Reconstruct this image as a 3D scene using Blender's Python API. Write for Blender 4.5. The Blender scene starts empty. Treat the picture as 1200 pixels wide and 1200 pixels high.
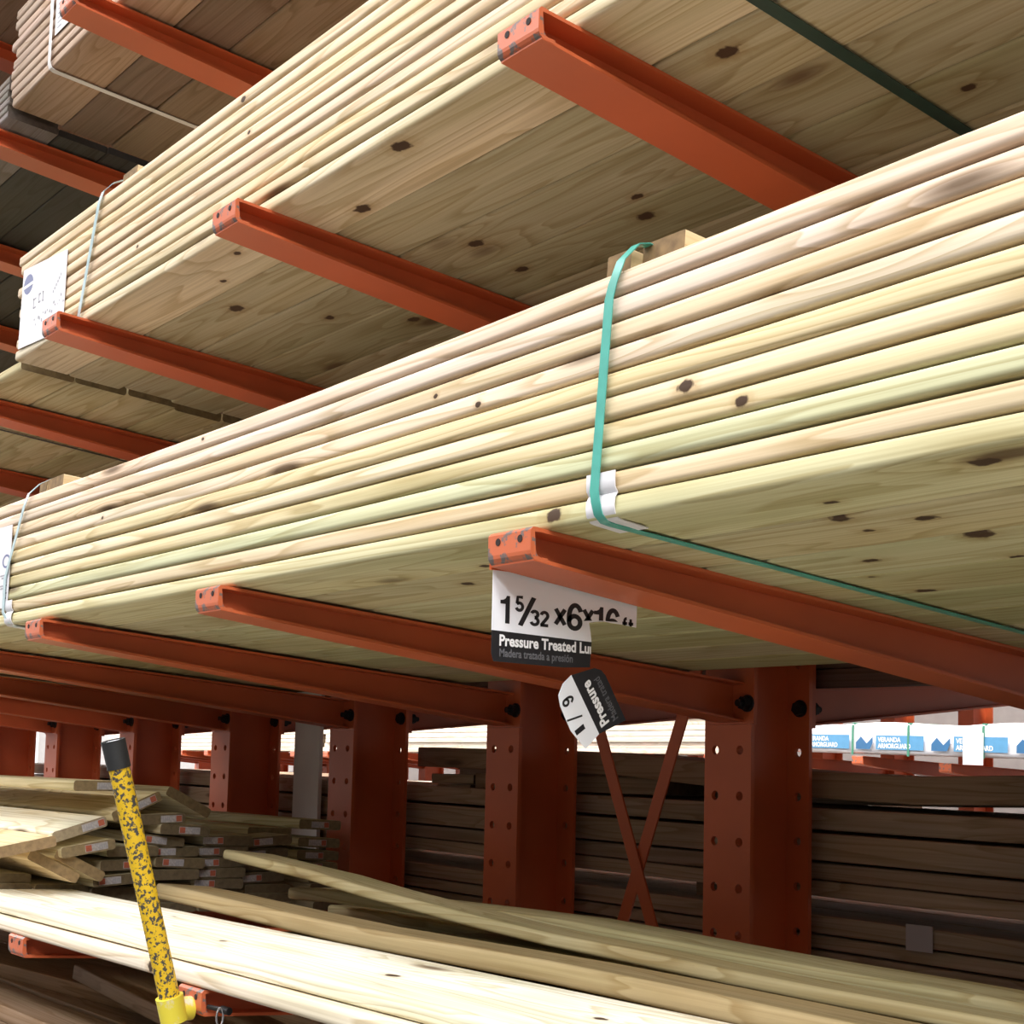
import bpy, bmesh, math, random
from mathutils import Matrix, Vector
R = random.Random(7)
scn = bpy.context.scene
COL = scn.collection
TILT = 0.070          # the arms fall 4 degrees towards the columns
ORD = ['first', 'second', 'third', 'fourth', 'fifth', 'sixth', 'seventh', 'eighth', 'ninth', 'tenth', 'eleventh', 'twelfth', 'thirteenth', 'fourteenth']

# ------------------------------------------------------------------ helpers
def tag(o, label=None, cat=None, group=None, kind=None):
    if label and len(label.split()) > 16: print('LONG LABEL', label)
    if label: o['label'] = label
    if cat: o['category'] = cat
    if group: o['group'] = group
    if kind: o['kind'] = kind
    return o

def link(name, me, parent=None, loc=(0, 0, 0), rot=(0, 0, 0), color=None):
    o = bpy.data.objects.new(name, me)
    COL.objects.link(o)
    o.location = loc
    o.rotation_euler = rot
    if parent: o.parent = parent
    if color: o.color = (*color, 1)
    return o

def empty(name, loc=(0, 0, 0), rot=(0, 0, 0)):
    o = link(name, None, None, loc, rot)
    o.empty_display_size = 0.05
    return o

class MB:
    """collects simple shapes and links them as ONE mesh"""
    def __init__(s): s.v, s.f, s.m = [], [], []
    def add(s, vs, fs, mi=0, M=None):
        n = len(s.v)
        s.v += [tuple(M @ Vector(v)) if M else tuple(v) for v in vs]
        s.f += [tuple(i + n for i in f) for f in fs]
        s.m += [mi] * len(fs)
    def box(s, a, b, mi=0, M=None):
        x0, y0, z0 = a; x1, y1, z1 = b
        vs = [(x0,y0,z0),(x1,y0,z0),(x1,y1,z0),(x0,y1,z0),(x0,y0,z1),(x1,y0,z1),(x1,y1,z1),(x0,y1,z1)]
        s.add(vs, [(3,2,1,0),(4,5,6,7),(0,1,5,4),(1,2,6,5),(2,3,7,6),(3,0,4,7)], mi, M)
    def cyl(s, p, q, r0, r1=None, n=14, mi=0, caps=True):
        p, q = Vector(p), Vector(q); r1 = r0 if r1 is None else r1
        d = (q - p).normalized(); u = d.orthogonal().normalized(); w = d.cross(u)
        vs = []
        for c, r in ((p, r0), (q, r1)):
            for i in range(n):
                a = 2*math.pi*i/n
                vs.append(c + u*math.cos(a)*r + w*math.sin(a)*r)
        fs = [(i, (i+1) % n, n+(i+1) % n, n+i) for i in range(n)]
        if caps: fs += [tuple(range(n-1, -1, -1)), tuple(range(n, 2*n))]
        s.add(vs, fs, mi)
    def prism(s, poly, axis, a, b, mi=0):
        """poly of 2-D points extruded along axis 'x' (points are y,z)"""
        n = len(poly)
        vs = [(a, y, z) for y, z in poly] + [(b, y, z) for y, z in poly]
        fs = [tuple(range(n-1, -1, -1)), tuple(range(n, 2*n))] + [(i, (i+1) % n, n+(i+1) % n, n+i) for i in range(n)]
        s.add(vs, fs, mi)
    def mesh(s, name, mats, smooth=False):
        me = bpy.data.meshes.new(name)
        me.from_pydata(s.v, [], s.f)
        for m in mats: me.materials.append(m)
        me.polygons.foreach_set('material_index', s.m)
        bm = bmesh.new(); bm.from_mesh(me)
        bmesh.ops.recalc_face_normals(bm, faces=bm.faces)
        bm.to_mesh(me); bm.free()
        if smooth:
            me.polygons.foreach_set('use_smooth', [True]*len(me.polygons))
            me.set_sharp_from_angle(angle=math.radians(40))
        me.update()
        return me
    def build(s, name, mats, parent=None, loc=(0,0,0), rot=(0,0,0), smooth=False, color=None):
        return link(name, s.mesh(name, mats if isinstance(mats, list) else [mats], smooth), parent, loc, rot, color)

def bevel(o, w, seg=2):
    m = o.modifiers.new('Bevel', 'BEVEL'); m.width = w; m.segments = seg; m.limit_method = 'ANGLE'
    return o

# ------------------------------------------------------------------ materials
def new_mat(name):
    m = bpy.data.materials.new(name); m.use_nodes = True
    nt = m.node_tree; b = nt.nodes['Principled BSDF']
    return m, nt, b
def N(nt, t, **k):
    n = nt.nodes.new(t)
    for a, v in k.items(): setattr(n, a, v)
    return n
def ramp(nt, pts):
    r = N(nt, 'ShaderNodeValToRGB'); e = r.color_ramp.elements
    while len(e) > 1: e.remove(e[-1])
    e[0].position, c = pts[0]; e[0].color = (*c, 1) if len(c) == 3 else c
    for p, c in pts[1:]:
        x = e.new(p); x.color = (*c, 1)
    return r
def mul(nt, a, b, fac=1.0, mode='MULTIPLY'):
    n = N(nt, 'ShaderNodeMix', data_type='RGBA', blend_type=mode)
    if isinstance(fac, float): n.inputs[0].default_value = fac
    else: nt.links.new(fac, n.inputs[0])
    for s, i in ((a, 6), (b, 7)):
        if isinstance(s, tuple): n.inputs[i].default_value = (*s, 1)
        else: nt.links.new(s, n.inputs[i])
    return n.outputs[2]

def wood_material(name, knots=True, contrast=1.0, stain=0.8, density=1.0):
    m, nt, b = new_mat(name); L = nt.links.new
    tc = N(nt, 'ShaderNodeTexCoord'); oi = N(nt, 'ShaderNodeObjectInfo')
    off = N(nt, 'ShaderNodeVectorMath', operation='MULTIPLY'); L(oi.outputs['Random'], off.inputs[0]); off.inputs[1].default_value = (71.3, 23.7, 13.1)
    co = N(nt, 'ShaderNodeVectorMath', operation='ADD'); L(tc.outputs['Object'], co.inputs[0]); L(off.outputs[0], co.inputs[1])
    def mp(sc):
        n = N(nt, 'ShaderNodeVectorMath', operation='MULTIPLY'); L(co.outputs[0], n.inputs[0]); n.inputs[1].default_value = sc
        return n.outputs[0]
    # knots: sparse spots stretched along the grain
    vo = N(nt, 'ShaderNodeTexVoronoi'); vo.inputs['Scale'].default_value = 1; L(mp((2.1*density, 5.6*density, 9.0)), vo.inputs['Vector'])
    kn = N(nt, 'ShaderNodeMapRange'); kn.inputs[1].default_value = 0.05; kn.inputs[2].default_value = 0.115; kn.inputs[3].default_value = 1; kn.inputs[4].default_value = 0
    L(vo.outputs['Distance'], kn.inputs[0])
    halo = N(nt, 'ShaderNodeMapRange'); halo.inputs[1].default_value = 0.06; halo.inputs[2].default_value = 0.34; halo.inputs[3].default_value = 1; halo.inputs[4].default_value = 0
    L(vo.outputs['Distance'], halo.inputs[0])
    # growth rings as contour lines of a stretched noise, bent around the knots
    n1 = N(nt, 'ShaderNodeTexNoise'); n1.inputs['Scale'].default_value = 1; n1.inputs['Detail'].default_value = 2.5; L(mp((0.55, 7.5, 9.5)), n1.inputs['Vector'])
    a = N(nt, 'ShaderNodeMath', operation='MULTIPLY_ADD'); L(n1.outputs[0], a.inputs[0]); a.inputs[1].default_value = 15.0
    h2 = N(nt, 'ShaderNodeMath', operation='MULTIPLY'); L(halo.outputs[0], h2.inputs[0]); h2.inputs[1].default_value = 1.6; L(h2.outputs[0], a.inputs[2])
    fr = N(nt, 'ShaderNodeMath', operation='FRACT'); L(a.outputs[0], fr.inputs[0])
    rr = ramp(nt, [(0.0, (1.04, 1.03, 1.0)), (0.6, (0.98, 0.955, 0.90)), (0.86, (0.80, 0.74, 0.62)), (0.93, (0.78, 0.71, 0.58)), (1.0, (1.04, 1.03, 1.0))]); L(fr.outputs[0], rr.inputs[0])
    # fine fibre
    n2 = N(nt, 'ShaderNodeTexNoise'); n2.inputs['Scale'].default_value = 1; n2.inputs['Detail'].default_value = 5; L(mp((2.6, 210, 210)), n2.inputs['Vector'])
    r2 = ramp(nt, [(0.3, (0.80, 0.77, 0.71)), (0.62, (1.05, 1.05, 1.05))]); L(n2.outputs[0], r2.inputs[0])
    # broad stains
    n3 = N(nt, 'ShaderNodeTexNoise'); n3.inputs['Scale'].default_value = 1; n3.inputs['Detail'].default_value = 3; L(mp((1.3, 6, 8)), n3.inputs['Vector'])
    r3 = ramp(nt, [(0.28, (0.78, 0.80, 0.70)), (0.5, (1, 1, 1)), (0.72, (1.05, 1.0, 0.90))]); L(n3.outputs[0], r3.inputs[0])
    c = mul(nt, oi.outputs['Color'], rr.outputs[0], 0.75 * contrast)
    c = mul(nt, c, r2.outputs[0], 0.8)
    c = mul(nt, c, r3.outputs[0], stain)
    if knots:
        kf = N(nt, 'ShaderNodeMath', operation='MULTIPLY'); L(halo.outputs[0], kf.inputs[0]); kf.inputs[1].default_value = 0.30
        c = mul(nt, c, (0.62, 0.44, 0.24), kf.outputs[0])
        k2 = N(nt, 'ShaderNodeMath', operation='MULTIPLY'); L(kn.outputs[0], k2.inputs[0]); k2.inputs[1].default_value = 0.85
        c = mul(nt, c, (0.10, 0.055, 0.025), k2.outputs[0], 'MIX')
    for slot in ('knot_a', 'knot_b', 'knot_c', 'knot_d') if knots else ():
        at = N(nt, 'ShaderNodeAttribute', attribute_type='OBJECT', attribute_name=slot)
        sb = N(nt, 'ShaderNodeVectorMath', operation='SUBTRACT'); L(tc.outputs['Object'], sb.inputs[0]); L(at.outputs['Color'], sb.inputs[1])
        sc = N(nt, 'ShaderNodeVectorMath', operation='MULTIPLY'); L(sb.outputs[0], sc.inputs[0]); sc.inputs[1].default_value = (0.62, 1.0, 1.0)
        nz = N(nt, 'ShaderNodeTexNoise'); nz.inputs['Scale'].default_value = 90; nz.inputs['Detail'].default_value = 2; L(tc.outputs['Object'], nz.inputs['Vector'])
        ln = N(nt, 'ShaderNodeVectorMath', operation='LENGTH'); L(sc.outputs[0], ln.inputs[0])
        wob = N(nt, 'ShaderNodeMath', operation='MULTIPLY_ADD'); L(nz.outputs[0], wob.inputs[0]); wob.inputs[1].default_value = 0.9; wob.inputs[2].default_value = 0.45
        dd = N(nt, 'ShaderNodeMath', operation='MULTIPLY'); L(ln.outputs['Value'], dd.inputs[0]); L(wob.outputs[0], dd.inputs[1])
        q = N(nt, 'ShaderNodeMath', operation='DIVIDE'); L(dd.outputs[0], q.inputs[0]); 
        sz = N(nt, 'ShaderNodeMath', operation='MAXIMUM'); L(at.outputs['Alpha'], sz.inputs[0]); sz.inputs[1].default_value = 0.00001; L(sz.outputs[0], q.inputs[1])
        kr = N(nt, 'ShaderNodeMapRange'); kr.inputs[1].default_value = 0.72; kr.inputs[2].default_value = 1.0; kr.inputs[3].default_value = 0.985; kr.inputs[4].default_value = 0; L(q.outputs[0], kr.inputs[0])
        hr = N(nt, 'ShaderNodeMapRange'); hr.inputs[1].default_value = 0.9; hr.inputs[2].default_value = 2.3; hr.inputs[3].default_value = 0.4; hr.inputs[4].default_value = 0; L(q.outputs[0], hr.inputs[0])
        c = mul(nt, c, (0.62, 0.42, 0.22), hr.outputs[0])
        c = mul(nt, c, (0.055, 0.028, 0.014), kr.outputs[0], 'MIX')
    L(c, b.inputs['Base Color']); b.inputs['Roughness'].default_value = 0.62
    b.inputs['Specular IOR Level'].default_value = 0.25
    bu = N(nt, 'ShaderNodeBump'); bu.inputs['Strength'].default_value = 0.12; bu.inputs['Distance'].default_value = 0.002
    L(n2.outputs[0], bu.inputs['Height']); L(bu.outputs[0], b.inputs['Normal'])
    return m

def end_material():
    m, nt, b = new_mat('end_grain'); L = nt.links.new
    oi = N(nt, 'ShaderNodeObjectInfo'); tc = N(nt, 'ShaderNodeTexCoord')
    n = N(nt, 'ShaderNodeTexNoise'); n.inputs['Scale'].default_value = 60; n.inputs['Detail'].default_value = 4; L(tc.outputs['Object'], n.inputs['Vector'])
    r = ramp(nt, [(0.3, (0.24, 0.195, 0.145)), (0.7, (0.42, 0.35, 0.26))]); L(n.outputs[0], r.inputs[0])
    L(mul(nt, oi.outputs['Color'], r.outputs[0], 1.0), b.inputs['Base Color']); b.inputs['Roughness'].default_value = 0.8
    return m

def paint_material(name, base, chip=(0.10, 0.085, 0.08), lo=0.62, hi=0.66, scale=30, rough=0.42):
    m, nt, b = new_mat(name); L = nt.links.new
    tc = N(nt, 'ShaderNodeTexCoord')
    n = N(nt, 'ShaderNodeTexNoise'); n.inputs['Scale'].default_value = scale; n.inputs['Detail'].default_value = 6; n.inputs['Roughness'].default_value = 0.6
    L(tc.outputs['Object'], n.inputs['Vector'])
    r = ramp(nt, [(lo, (0, 0, 0)), (hi, (1, 1, 1))]); L(n.outputs[0], r.inputs[0])
    n2 = N(nt, 'ShaderNodeTexNoise'); n2.inputs['Scale'].default_value = 4; n2.inputs['Detail'].default_value = 4; L(tc.outputs['Object'], n2.inputs['Vector'])
    r2 = ramp(nt, [(0.3, (0.86, 0.84, 0.82)), (0.7, (1.06, 1.06, 1.06))]); L(n2.outputs[0], r2.inputs[0])
    c = mul(nt, base, r2.outputs[0], 1.0)
    c = mul(nt, c, chip, r.outputs[0], 'MIX')
    L(c, b.inputs['Base Color']); b.inputs['Roughness'].default_value = rough
    return m

def plain(name, col, rough=0.6, metal=0.0, noise=0.0, nscale=8):
    m, nt, b = new_mat(name)
    b.inputs['Roughness'].default_value = rough; b.inputs['Metallic'].default_value = metal
    tc = N(nt, 'ShaderNodeTexCoord'); n = N(nt, 'ShaderNodeTexNoise'); n.inputs['Scale'].default_value = nscale; n.inputs['Detail'].default_value = 5
    nt.links.new(tc.outputs['Object'], n.inputs['Vector'])
    k = 1 - noise
    r = ramp(nt, [(0.3, (k, k, k)), (0.7, (1, 1, 1))]); nt.links.new(n.outputs[0], r.inputs[0])
    nt.links.new(mul(nt, col, r.outputs[0], 1.0), b.inputs['Base Color'])
    return m

WOOD = wood_material('treated_pine', contrast=1.3, stain=1.0, density=0.8)
WOODU = wood_material('stained_treated_pine', contrast=1.25, stain=1.0, density=0.9)
WOODC = wood_material('clear_pine', knots=False)
ENDG = end_material()
ORANGE = paint_material('orange_rack_paint', (0.57, 0.120, 0.040), lo=0.74, hi=0.78, scale=14)
WORN = paint_material('worn_orange_tip', (0.56, 0.13, 0.05), chip=(0.16, 0.13, 0.12), lo=0.53, hi=0.58, scale=46)
YELLOW = paint_material('chipped_yellow_paint', (0.80, 0.52, 0.015), chip=(0.06, 0.055, 0.05), lo=0.525, hi=0.545, scale=150, rough=0.5)
YELLOWC = paint_material('yellow_socket_paint', (0.78, 0.66, 0.06), chip=(0.70, 0.62, 0.45), lo=0.58, hi=0.66, scale=40)
BLACK = plain('black_rubber', (0.022, 0.023, 0.024), 0.55, noise=0.3, nscale=40)
HOLE = plain('dark_bolt_hole', (0.02, 0.008, 0.006), 0.8)
BOLT = plain('dark_steel_bolt', (0.035, 0.035, 0.038), 0.5, 0.6, 0.4, 60)
TEAL = plain('teal_strapping', (0.09, 0.44, 0.36), 0.35, noise=0.25, nscale=30)
DKGREEN = plain('dark_green_strapping', (0.022, 0.055, 0.042), 0.45, noise=0.2, nscale=30)
PALEBLUE = plain('pale_blue_strapping', (0.45, 0.60, 0.63), 0.3, noise=0.2, nscale=30)
WHITESTRAP = plain('white_strapping', (0.82, 0.80, 0.78), 0.4, noise=0.1)
PAPER = plain('white_paper', (0.78, 0.77, 0.80), 0.6, noise=0.08, nscale=20)
CARD = plain('white_card', (0.86, 0.88, 0.94), 0.45, noise=0.04, nscale=9)
INK = plain('black_ink', (0.012, 0.012, 0.016), 0.4)
INKW = plain('white_ink', (0.85, 0.85, 0.87), 0.5)
INKG = plain('grey_ink', (0.13, 0.13, 0.145), 0.5)
INKL = plain('pale_grey_ink', (0.34, 0.34, 0.38), 0.5)
BLUEINK = plain('navy_ink', (0.16, 0.18, 0.32), 0.5)
LABEL = plain('grey_end_label', (0.50, 0.47, 0.47), 0.5, noise=0.35, nscale=180)
LABELR = plain('red_label_panel', (0.50, 0.13, 0.07), 0.5, noise=0.3, nscale=120)
HOLDER = plain('orange_plastic_strip', (0.72, 0.13, 0.035), 0.3)
CHROME = plain('chrome_pin', (0.55, 0.56, 0.58), 0.2, 0.9)
GREYPOST = plain('pale_grey_paint', (0.80, 0.79, 0.77), 0.6, noise=0.12)
CONCRETE = plain('polished_concrete', (0.08, 0.077, 0.074), 0.35, noise=0.18, nscale=1.3)
WALLW = plain('white_wall_paint', (0.80, 0.80, 0.80), 0.7, noise=0.05)
WALLG = plain('grey_wall_panel', (0.36, 0.34, 0.33), 0.7, noise=0.15)
CEIL = plain('ceiling_deck', (0.45, 0.45, 0.45), 0.8, noise=0.1)
WRAP = plain('white_plastic_wrap', (0.86, 0.86, 0.90), 0.3, noise=0.06, nscale=6)
WRAPBLUE = plain('blue_wrap_print', (0.10, 0.30, 0.52), 0.35, noise=0.2, nscale=12)
WRAPNAVY = plain('dark_blue_wrap_print', (0.04, 0.15, 0.32), 0.35, noise=0.2, nscale=12)

# ------------------------------------------------------------------ boards
CREAM = (0.74, 0.61, 0.38)
def mixc(a, b, k): return tuple(x*(1-k)+y*k for x, y in zip(a, b))
def jit(c, s=0.06):
    k = 1 + R.uniform(-s, s)
    return (min(.9, c[0]*k*(1+R.uniform(-.02, .02))), min(.9, c[1]*k), min(.9, c[2]*k*(1+R.uniform(-.05, .05))))

def board_mesh(name, L, W, T, r=0.0075, ns=14, zf=None, yf=None, mats=None, rag=0.0):
    """board with rounded edges: x = -L/2..L/2, y = 0..W, z = 0..T, bent by zf(x), yf(x)"""
    pts = []
    s = 0.0022
    for cy, cz, a0 in ((W-r, T-r, 0), (r, T-r, 90), (r, r, 180), (W-r, r, 270)):
        arc = [(cy + r*math.cos(math.radians(a0 + k*30)), cz + r*math.sin(math.radians(a0 + k*30))) for k in range(4)]
        if a0 in (90, 270):
            d = 1 if a0 == 90 else -1
            arc.insert(0, (arc[0][0] + s*d, arc[0][1]))
        else:
            d = -1 if a0 == 0 else 1
            arc.append((arc[-1][0] + s*d, arc[-1][1]))
        pts += arc
    n = len(pts); vs = []; fs = []; mi = []
    for i in range(ns+1):
        x = -L/2 + L*i/ns
        dz = zf(x) if zf else 0; dy = yf(x) if yf else 0
        vs += [(x, y+dy, z+dz) for y, z in pts]
    for i in range(ns):
        for k in range(n):
            k2 = (k+1) % n
            fs.append((i*n+k, i*n+k2, (i+1)*n+k2, (i+1)*n+k)); mi.append(0)
    fs.append(tuple(range(n))); mi.append(1)
    fs.append(tuple(ns*n + k for k in range(n-1, -1, -1))); mi.append(1)
    me = bpy.data.meshes.new(name)
    me.from_pydata(vs, [], fs)
    for m in (mats or (WOOD, ENDG)): me.materials.append(m)
    me.polygons.foreach_set('material_index', mi)
    bm = bmesh.new(); bm.from_mesh(me); bmesh.ops.recalc_face_normals(bm, faces=bm.faces); bm.to_mesh(me); bm.free()
    me.polygons.foreach_set('use_smooth', [True]*(len(fs)-2) + [False, False])
    me.update()
    return me

def board(name, x0, x1, y, z, W, T, color, label, cat='board', group=None, tilt=0.0, yaw=0.0, pitch=0.0, zf=None, yf=None, r=0.0075, ns=14, mats=None):
    """y,z = lower front edge at the middle of the board"""
    L = x1 - x0; xc = (x0+x1)/2
    me = board_mesh(name, L, W, T, r, ns, zf, yf, mats)
    o = link(name, me, None, (xc, y, z), (tilt, pitch, yaw), color)
    return tag(o, label, cat, group)

def interp(tab):
    def f(x):
        if x <= tab[0][0]: return tab[0][1]
        for (a, va), (b, vb) in zip(tab, tab[1:]):
            if x <= b:
                k = (x-a)/(b-a); k = k*k*(3-2*k)*0.5 + k*0.5
                return va + (vb-va)*k
        return tab[-1][1]
    return f

def bundle(what, x0, x1, y0, bot, top, n, nw, W, T, colors, under, group, front=True, toprow=True, rag=0.015, frontword='front face', cat='board', name='deck_board', r=0.0075):
    """strapped bundle of boards lying on the falling arms: front column, underside row, top row"""
    xc = (x0+x1)/2
    def mk(i, j, label, color):
        a0 = x0 + R.uniform(-rag, rag); a1 = x1 + R.uniform(-rag, rag); c = (a0+a1)/2
        k = j/n
        ph = R.uniform(0, 6.28); am = R.uniform(0.0003, 0.0012); bm_ = R.uniform(0.0003, 0.0010); ph2 = R.uniform(0, 6.28)
        base = lambda X: bot(X)*(1-k) + top(X)*k
        z0 = base(c)
        zf = lambda x: base(x+c) - z0 + am*math.sin(2.1*x+ph) + (0 if j else -am)
        yf = lambda x: bm_*math.sin(1.4*x+ph2)
        y = y0 + R.uniform(-0.0012, 0.0012) + i*(W+0.0012)*math.cos(TILT)
        z = z0 - i*(W+0.0012)*math.sin(TILT) + (0.0003 if i else 0)
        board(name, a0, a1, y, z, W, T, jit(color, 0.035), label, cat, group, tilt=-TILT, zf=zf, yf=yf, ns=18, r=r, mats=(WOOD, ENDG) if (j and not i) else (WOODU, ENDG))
    if front:
        for j in range(n):
            mk(0, j, f'{what}, {ORD[n-1-j]} from the top in its {frontword}' if 0 < j < n-1 else (f'{what}, lowest in its {frontword}, on the arms' if j == 0 else f'{what}, topmost one in its {frontword}'), colors[n-1-j])
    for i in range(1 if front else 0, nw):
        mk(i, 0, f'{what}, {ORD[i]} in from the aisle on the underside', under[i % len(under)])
    if toprow:
        for i in range(1, nw):
            mk(i, n-1, f'{what}, {ORD[i]} in from the aisle on its top', colors[0])

PINK = (0.76, 0.63, 0.54); PEACH = (0.74, 0.59, 0.43); YEL = (0.71, 0.61, 0.39); GRN = (0.60, 0.61, 0.41); TAN = (0.66, 0.55, 0.39); PALE = (0.75, 0.67, 0.51)
OLIVE_SHADED = (0.46, 0.44, 0.27)  # greenish wood, darkened further to stand in for shade on the underside

# bundle on the middle arms
MB_X0, MB_X1 = -4.75, 0.35
botm = interp([(-5, .304), (-3.2, .305), (-2.0, .3015), (-1.2, .2975), (-.6, .300), (.4, .304)])
topm = interp([(-5, .592), (-3.2, .592), (-2.0, .586), (-1.2, .595), (-.65, .605), (.4, .622)])
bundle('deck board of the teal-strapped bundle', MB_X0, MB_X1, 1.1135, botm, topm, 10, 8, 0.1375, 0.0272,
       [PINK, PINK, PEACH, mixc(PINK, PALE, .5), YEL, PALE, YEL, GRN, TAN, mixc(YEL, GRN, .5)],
       [OLIVE_SHADED, mixc(OLIVE_SHADED, TAN, .35), mixc(OLIVE_SHADED, GRN, .4), mixc(OLIVE_SHADED, TAN, .2), mixc(OLIVE_SHADED, GRN, .2), OLIVE_SHADED, mixc(OLIVE_SHADED, TAN, .4)], 'deck boards of the bundle on the middle arms', rag=0.01, r=0.0066)
# bundle on the upper arms
botu = interp([(-9, .963), (-3.4, .963), (-1, .962), (1, .965)])
topu = interp([(-9, 1.222), (-3.4, 1.224), (-1.8, 1.220), (1, 1.226)])
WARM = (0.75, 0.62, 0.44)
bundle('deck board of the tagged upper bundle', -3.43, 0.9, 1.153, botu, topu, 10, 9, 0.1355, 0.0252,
       [mixc(WARM, PINK, .4), WARM, WARM, PEACH, WARM, PEACH, mixc(WARM, PINK, .3), WARM, TAN, (0.68, .60, .43)], [(0.50, .46, .31), (0.46, .42, .285), (0.42, .39, .265), (0.39, .365, .25), (.42, .385, .265), (.38, .35, .24)], 'deck boards of the bundle on the upper arms', rag=0.02, r=0.0064)  # underside boards get darker colours than the front: shade put into the wood
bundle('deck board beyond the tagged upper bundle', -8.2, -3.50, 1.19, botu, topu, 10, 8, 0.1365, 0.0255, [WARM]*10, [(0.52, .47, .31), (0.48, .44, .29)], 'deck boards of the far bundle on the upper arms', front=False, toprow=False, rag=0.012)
# bundle on the top arms
bott = interp([(-9, 1.7005), (1, 1.7005)]); topt = interp([(-9, 1.966), (1, 1.966)])
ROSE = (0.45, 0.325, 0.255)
bundle('rosy board of the white-strapped top bundle', -3.69, 0.9, 1.190, bott, topt, 10, 8, 0.1385, 0.0258, [ROSE]*10, [(0.25, .175, .125), (.22, .155, .115), (.26, .185, .135)], 'deck boards of the bundle on the top arms', rag=0.02, r=0.006)  # underside colours sit well below ROSE, with their shade painted in
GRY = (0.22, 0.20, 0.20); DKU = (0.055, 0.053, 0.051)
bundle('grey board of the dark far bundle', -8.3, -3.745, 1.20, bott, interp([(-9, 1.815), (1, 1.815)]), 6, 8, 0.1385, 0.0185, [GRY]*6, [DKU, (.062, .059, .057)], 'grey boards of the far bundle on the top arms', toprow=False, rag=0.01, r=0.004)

bundle('brown board above the top arms', -8.3, -3.75, 1.16, interp([(-9, 2.372), (1, 2.372)]), interp([(-9, 2.63), (1, 2.63)]), 10, 8, 0.1385, 0.025, [(.4, .27, .2)]*10, [(.36, .24, .17)], 'boards above the top arms', toprow=False, rag=0.01, r=0.004)

def add_knots(group, y0, n, front=(), under=(), T=0.0272, W=0.1375):
    bs = [o for o in COL.objects if o.get('group') == group]
    fr = [o for o in bs if 'front face' in o['label']]
    def put(o, p, r):
        for slot in ('knot_a', 'knot_b', 'knot_c', 'knot_d'):
            if slot not in o: o[slot] = [p[0], p[1], p[2], r]; return
    for X, z, r in front:
        o = min(fr, key=lambda o: abs(o.location.z + T/2 - z)); put(o, (X - o.location.x, 0.0, T*R.uniform(.35, .6)), r)
    for X, y, r in under:
        lo = [o for o in bs if 'underside' in o['label'] or 'lowest' in o['label']]
        o = min(lo, key=lambda o: abs(o.location.y + W/2 - y)); put(o, (X - o.location.x, y - o.location.y, 0.0), r)
add_knots('deck boards of the bundle on the middle arms', 1.1135, 10,
    [(-1.115, .418, .0075), (-1.032, .398, .0060), (-1.337, .308, .0090), (-1.6, .518, .0035), (-1.501, .49, .0040), (-2.316, .573, .0030), (-2.757, .473, .0035)],
    [(-.976, 1.195, .007), (-1.015, 1.258, .010), (-1.022, 1.318, .008), (-.936, 1.303, .010), (-.933, 1.402, .013), (-.763, 1.154, .011), (-1.122, 1.451, .010), (-1.19, 1.539, .006), (-1.775, 1.307, .010), (-1.622, 1.227, .008), (-.96, 1.52, .009), (-1.185, 1.65, .011)])
add_knots('deck boards of the bundle on the upper arms', 1.153, 10, [(-2.263, 1.123, .0040), (-2.292, 1.205, .0060), (-2.74, 1.051, .0035), (-1.498, 1.001, .0035)],
    [(-1.806, 1.18, .013), (-2.045, 1.262, .012), (-2.013, 1.481, .012), (-2.044, 1.611, .010), (-1.661, 1.544, .008), (-1.706, 1.606, .012), (-1.263, 1.33, .012), (-1.091, 1.615, .008), (-2.67, 1.348, .014), (-2.555, 1.506, .009), (-2.427, 1.63, .011), (-2.395, 1.206, .007), (-2.546, 1.255, .006)], T=0.0252, W=0.1355)

# ------------------------------------------------------------------ rack: columns
FW, FT, DEP, YC = 0.140, 0.011, 0.205, 2.380
Z0, Z1 = -1.55, 3.30
def holed_plate(mb, xc, y0, y1, w, z0, z1, holes_x, zs, r):
    """flat plate (normal y) with round through-holes on a grid"""
    xs = [-w/2] + [0.0] + [w/2]
    rows = [z0] + [ (a+b)/2 for a, b in zip(zs, zs[1:]) ] + [z1]
    nseg = 12
    for q, hx in enumerate(holes_x):
        xa, xb = xs[q], xs[q+1]
        for k, hz in enumerate(zs):
            za, zb = rows[k], rows[k+1]
            outer = []; inner = []
            for i in range(nseg):
                a = 2*math.pi*i/nseg; c, s_ = math.cos(a), math.sin(a)
                inner.append((hx + r*c, hz + r*s_))
                tx = ((xb-hx) if c > 0 else (hx-xa))/max(abs(c), 1e-6); tz = ((zb-hz) if s_ > 0 else (hz-za))/max(abs(s_), 1e-6)
                t = min(tx, tz); outer.append([hx + t*c, hz + t*s_])
            for cx_, cz_ in ((xb, zb), (xa, zb), (xa, za), (xb, za)):   # snap the nearest ray to each corner
                i = min(range(nseg), key=lambda i: (outer[i][0]-cx_)**2 + (outer[i][1]-cz_)**2); outer[i] = [cx_, cz_]
            vs = [(xc+p[0], y0, p[1]) for p in outer] + [(xc+p[0], y0, p[1]) for p in inner] + [(xc+p[0], y1, p[1]) for p in outer] + [(xc+p[0], y1, p[1]) for p in inner]
            fs = []
            for i in range(nseg):
                j = (i+1) % nseg
                fs += [(i, j, nseg+j, nseg+i), (2*nseg+j, 2*nseg+i, 3*nseg+i, 3*nseg+j), (nseg+i, nseg+j, 3*nseg+j, 3*nseg+i)]
            mb.add(vs, fs)
    for xx in (-w/2, w/2):
        mb.add([(xc+xx, y0, z0), (xc+xx, y1, z0), (xc+xx, y1, z1), (xc+xx, y0, z1)], [(0, 1, 2, 3)])
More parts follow.
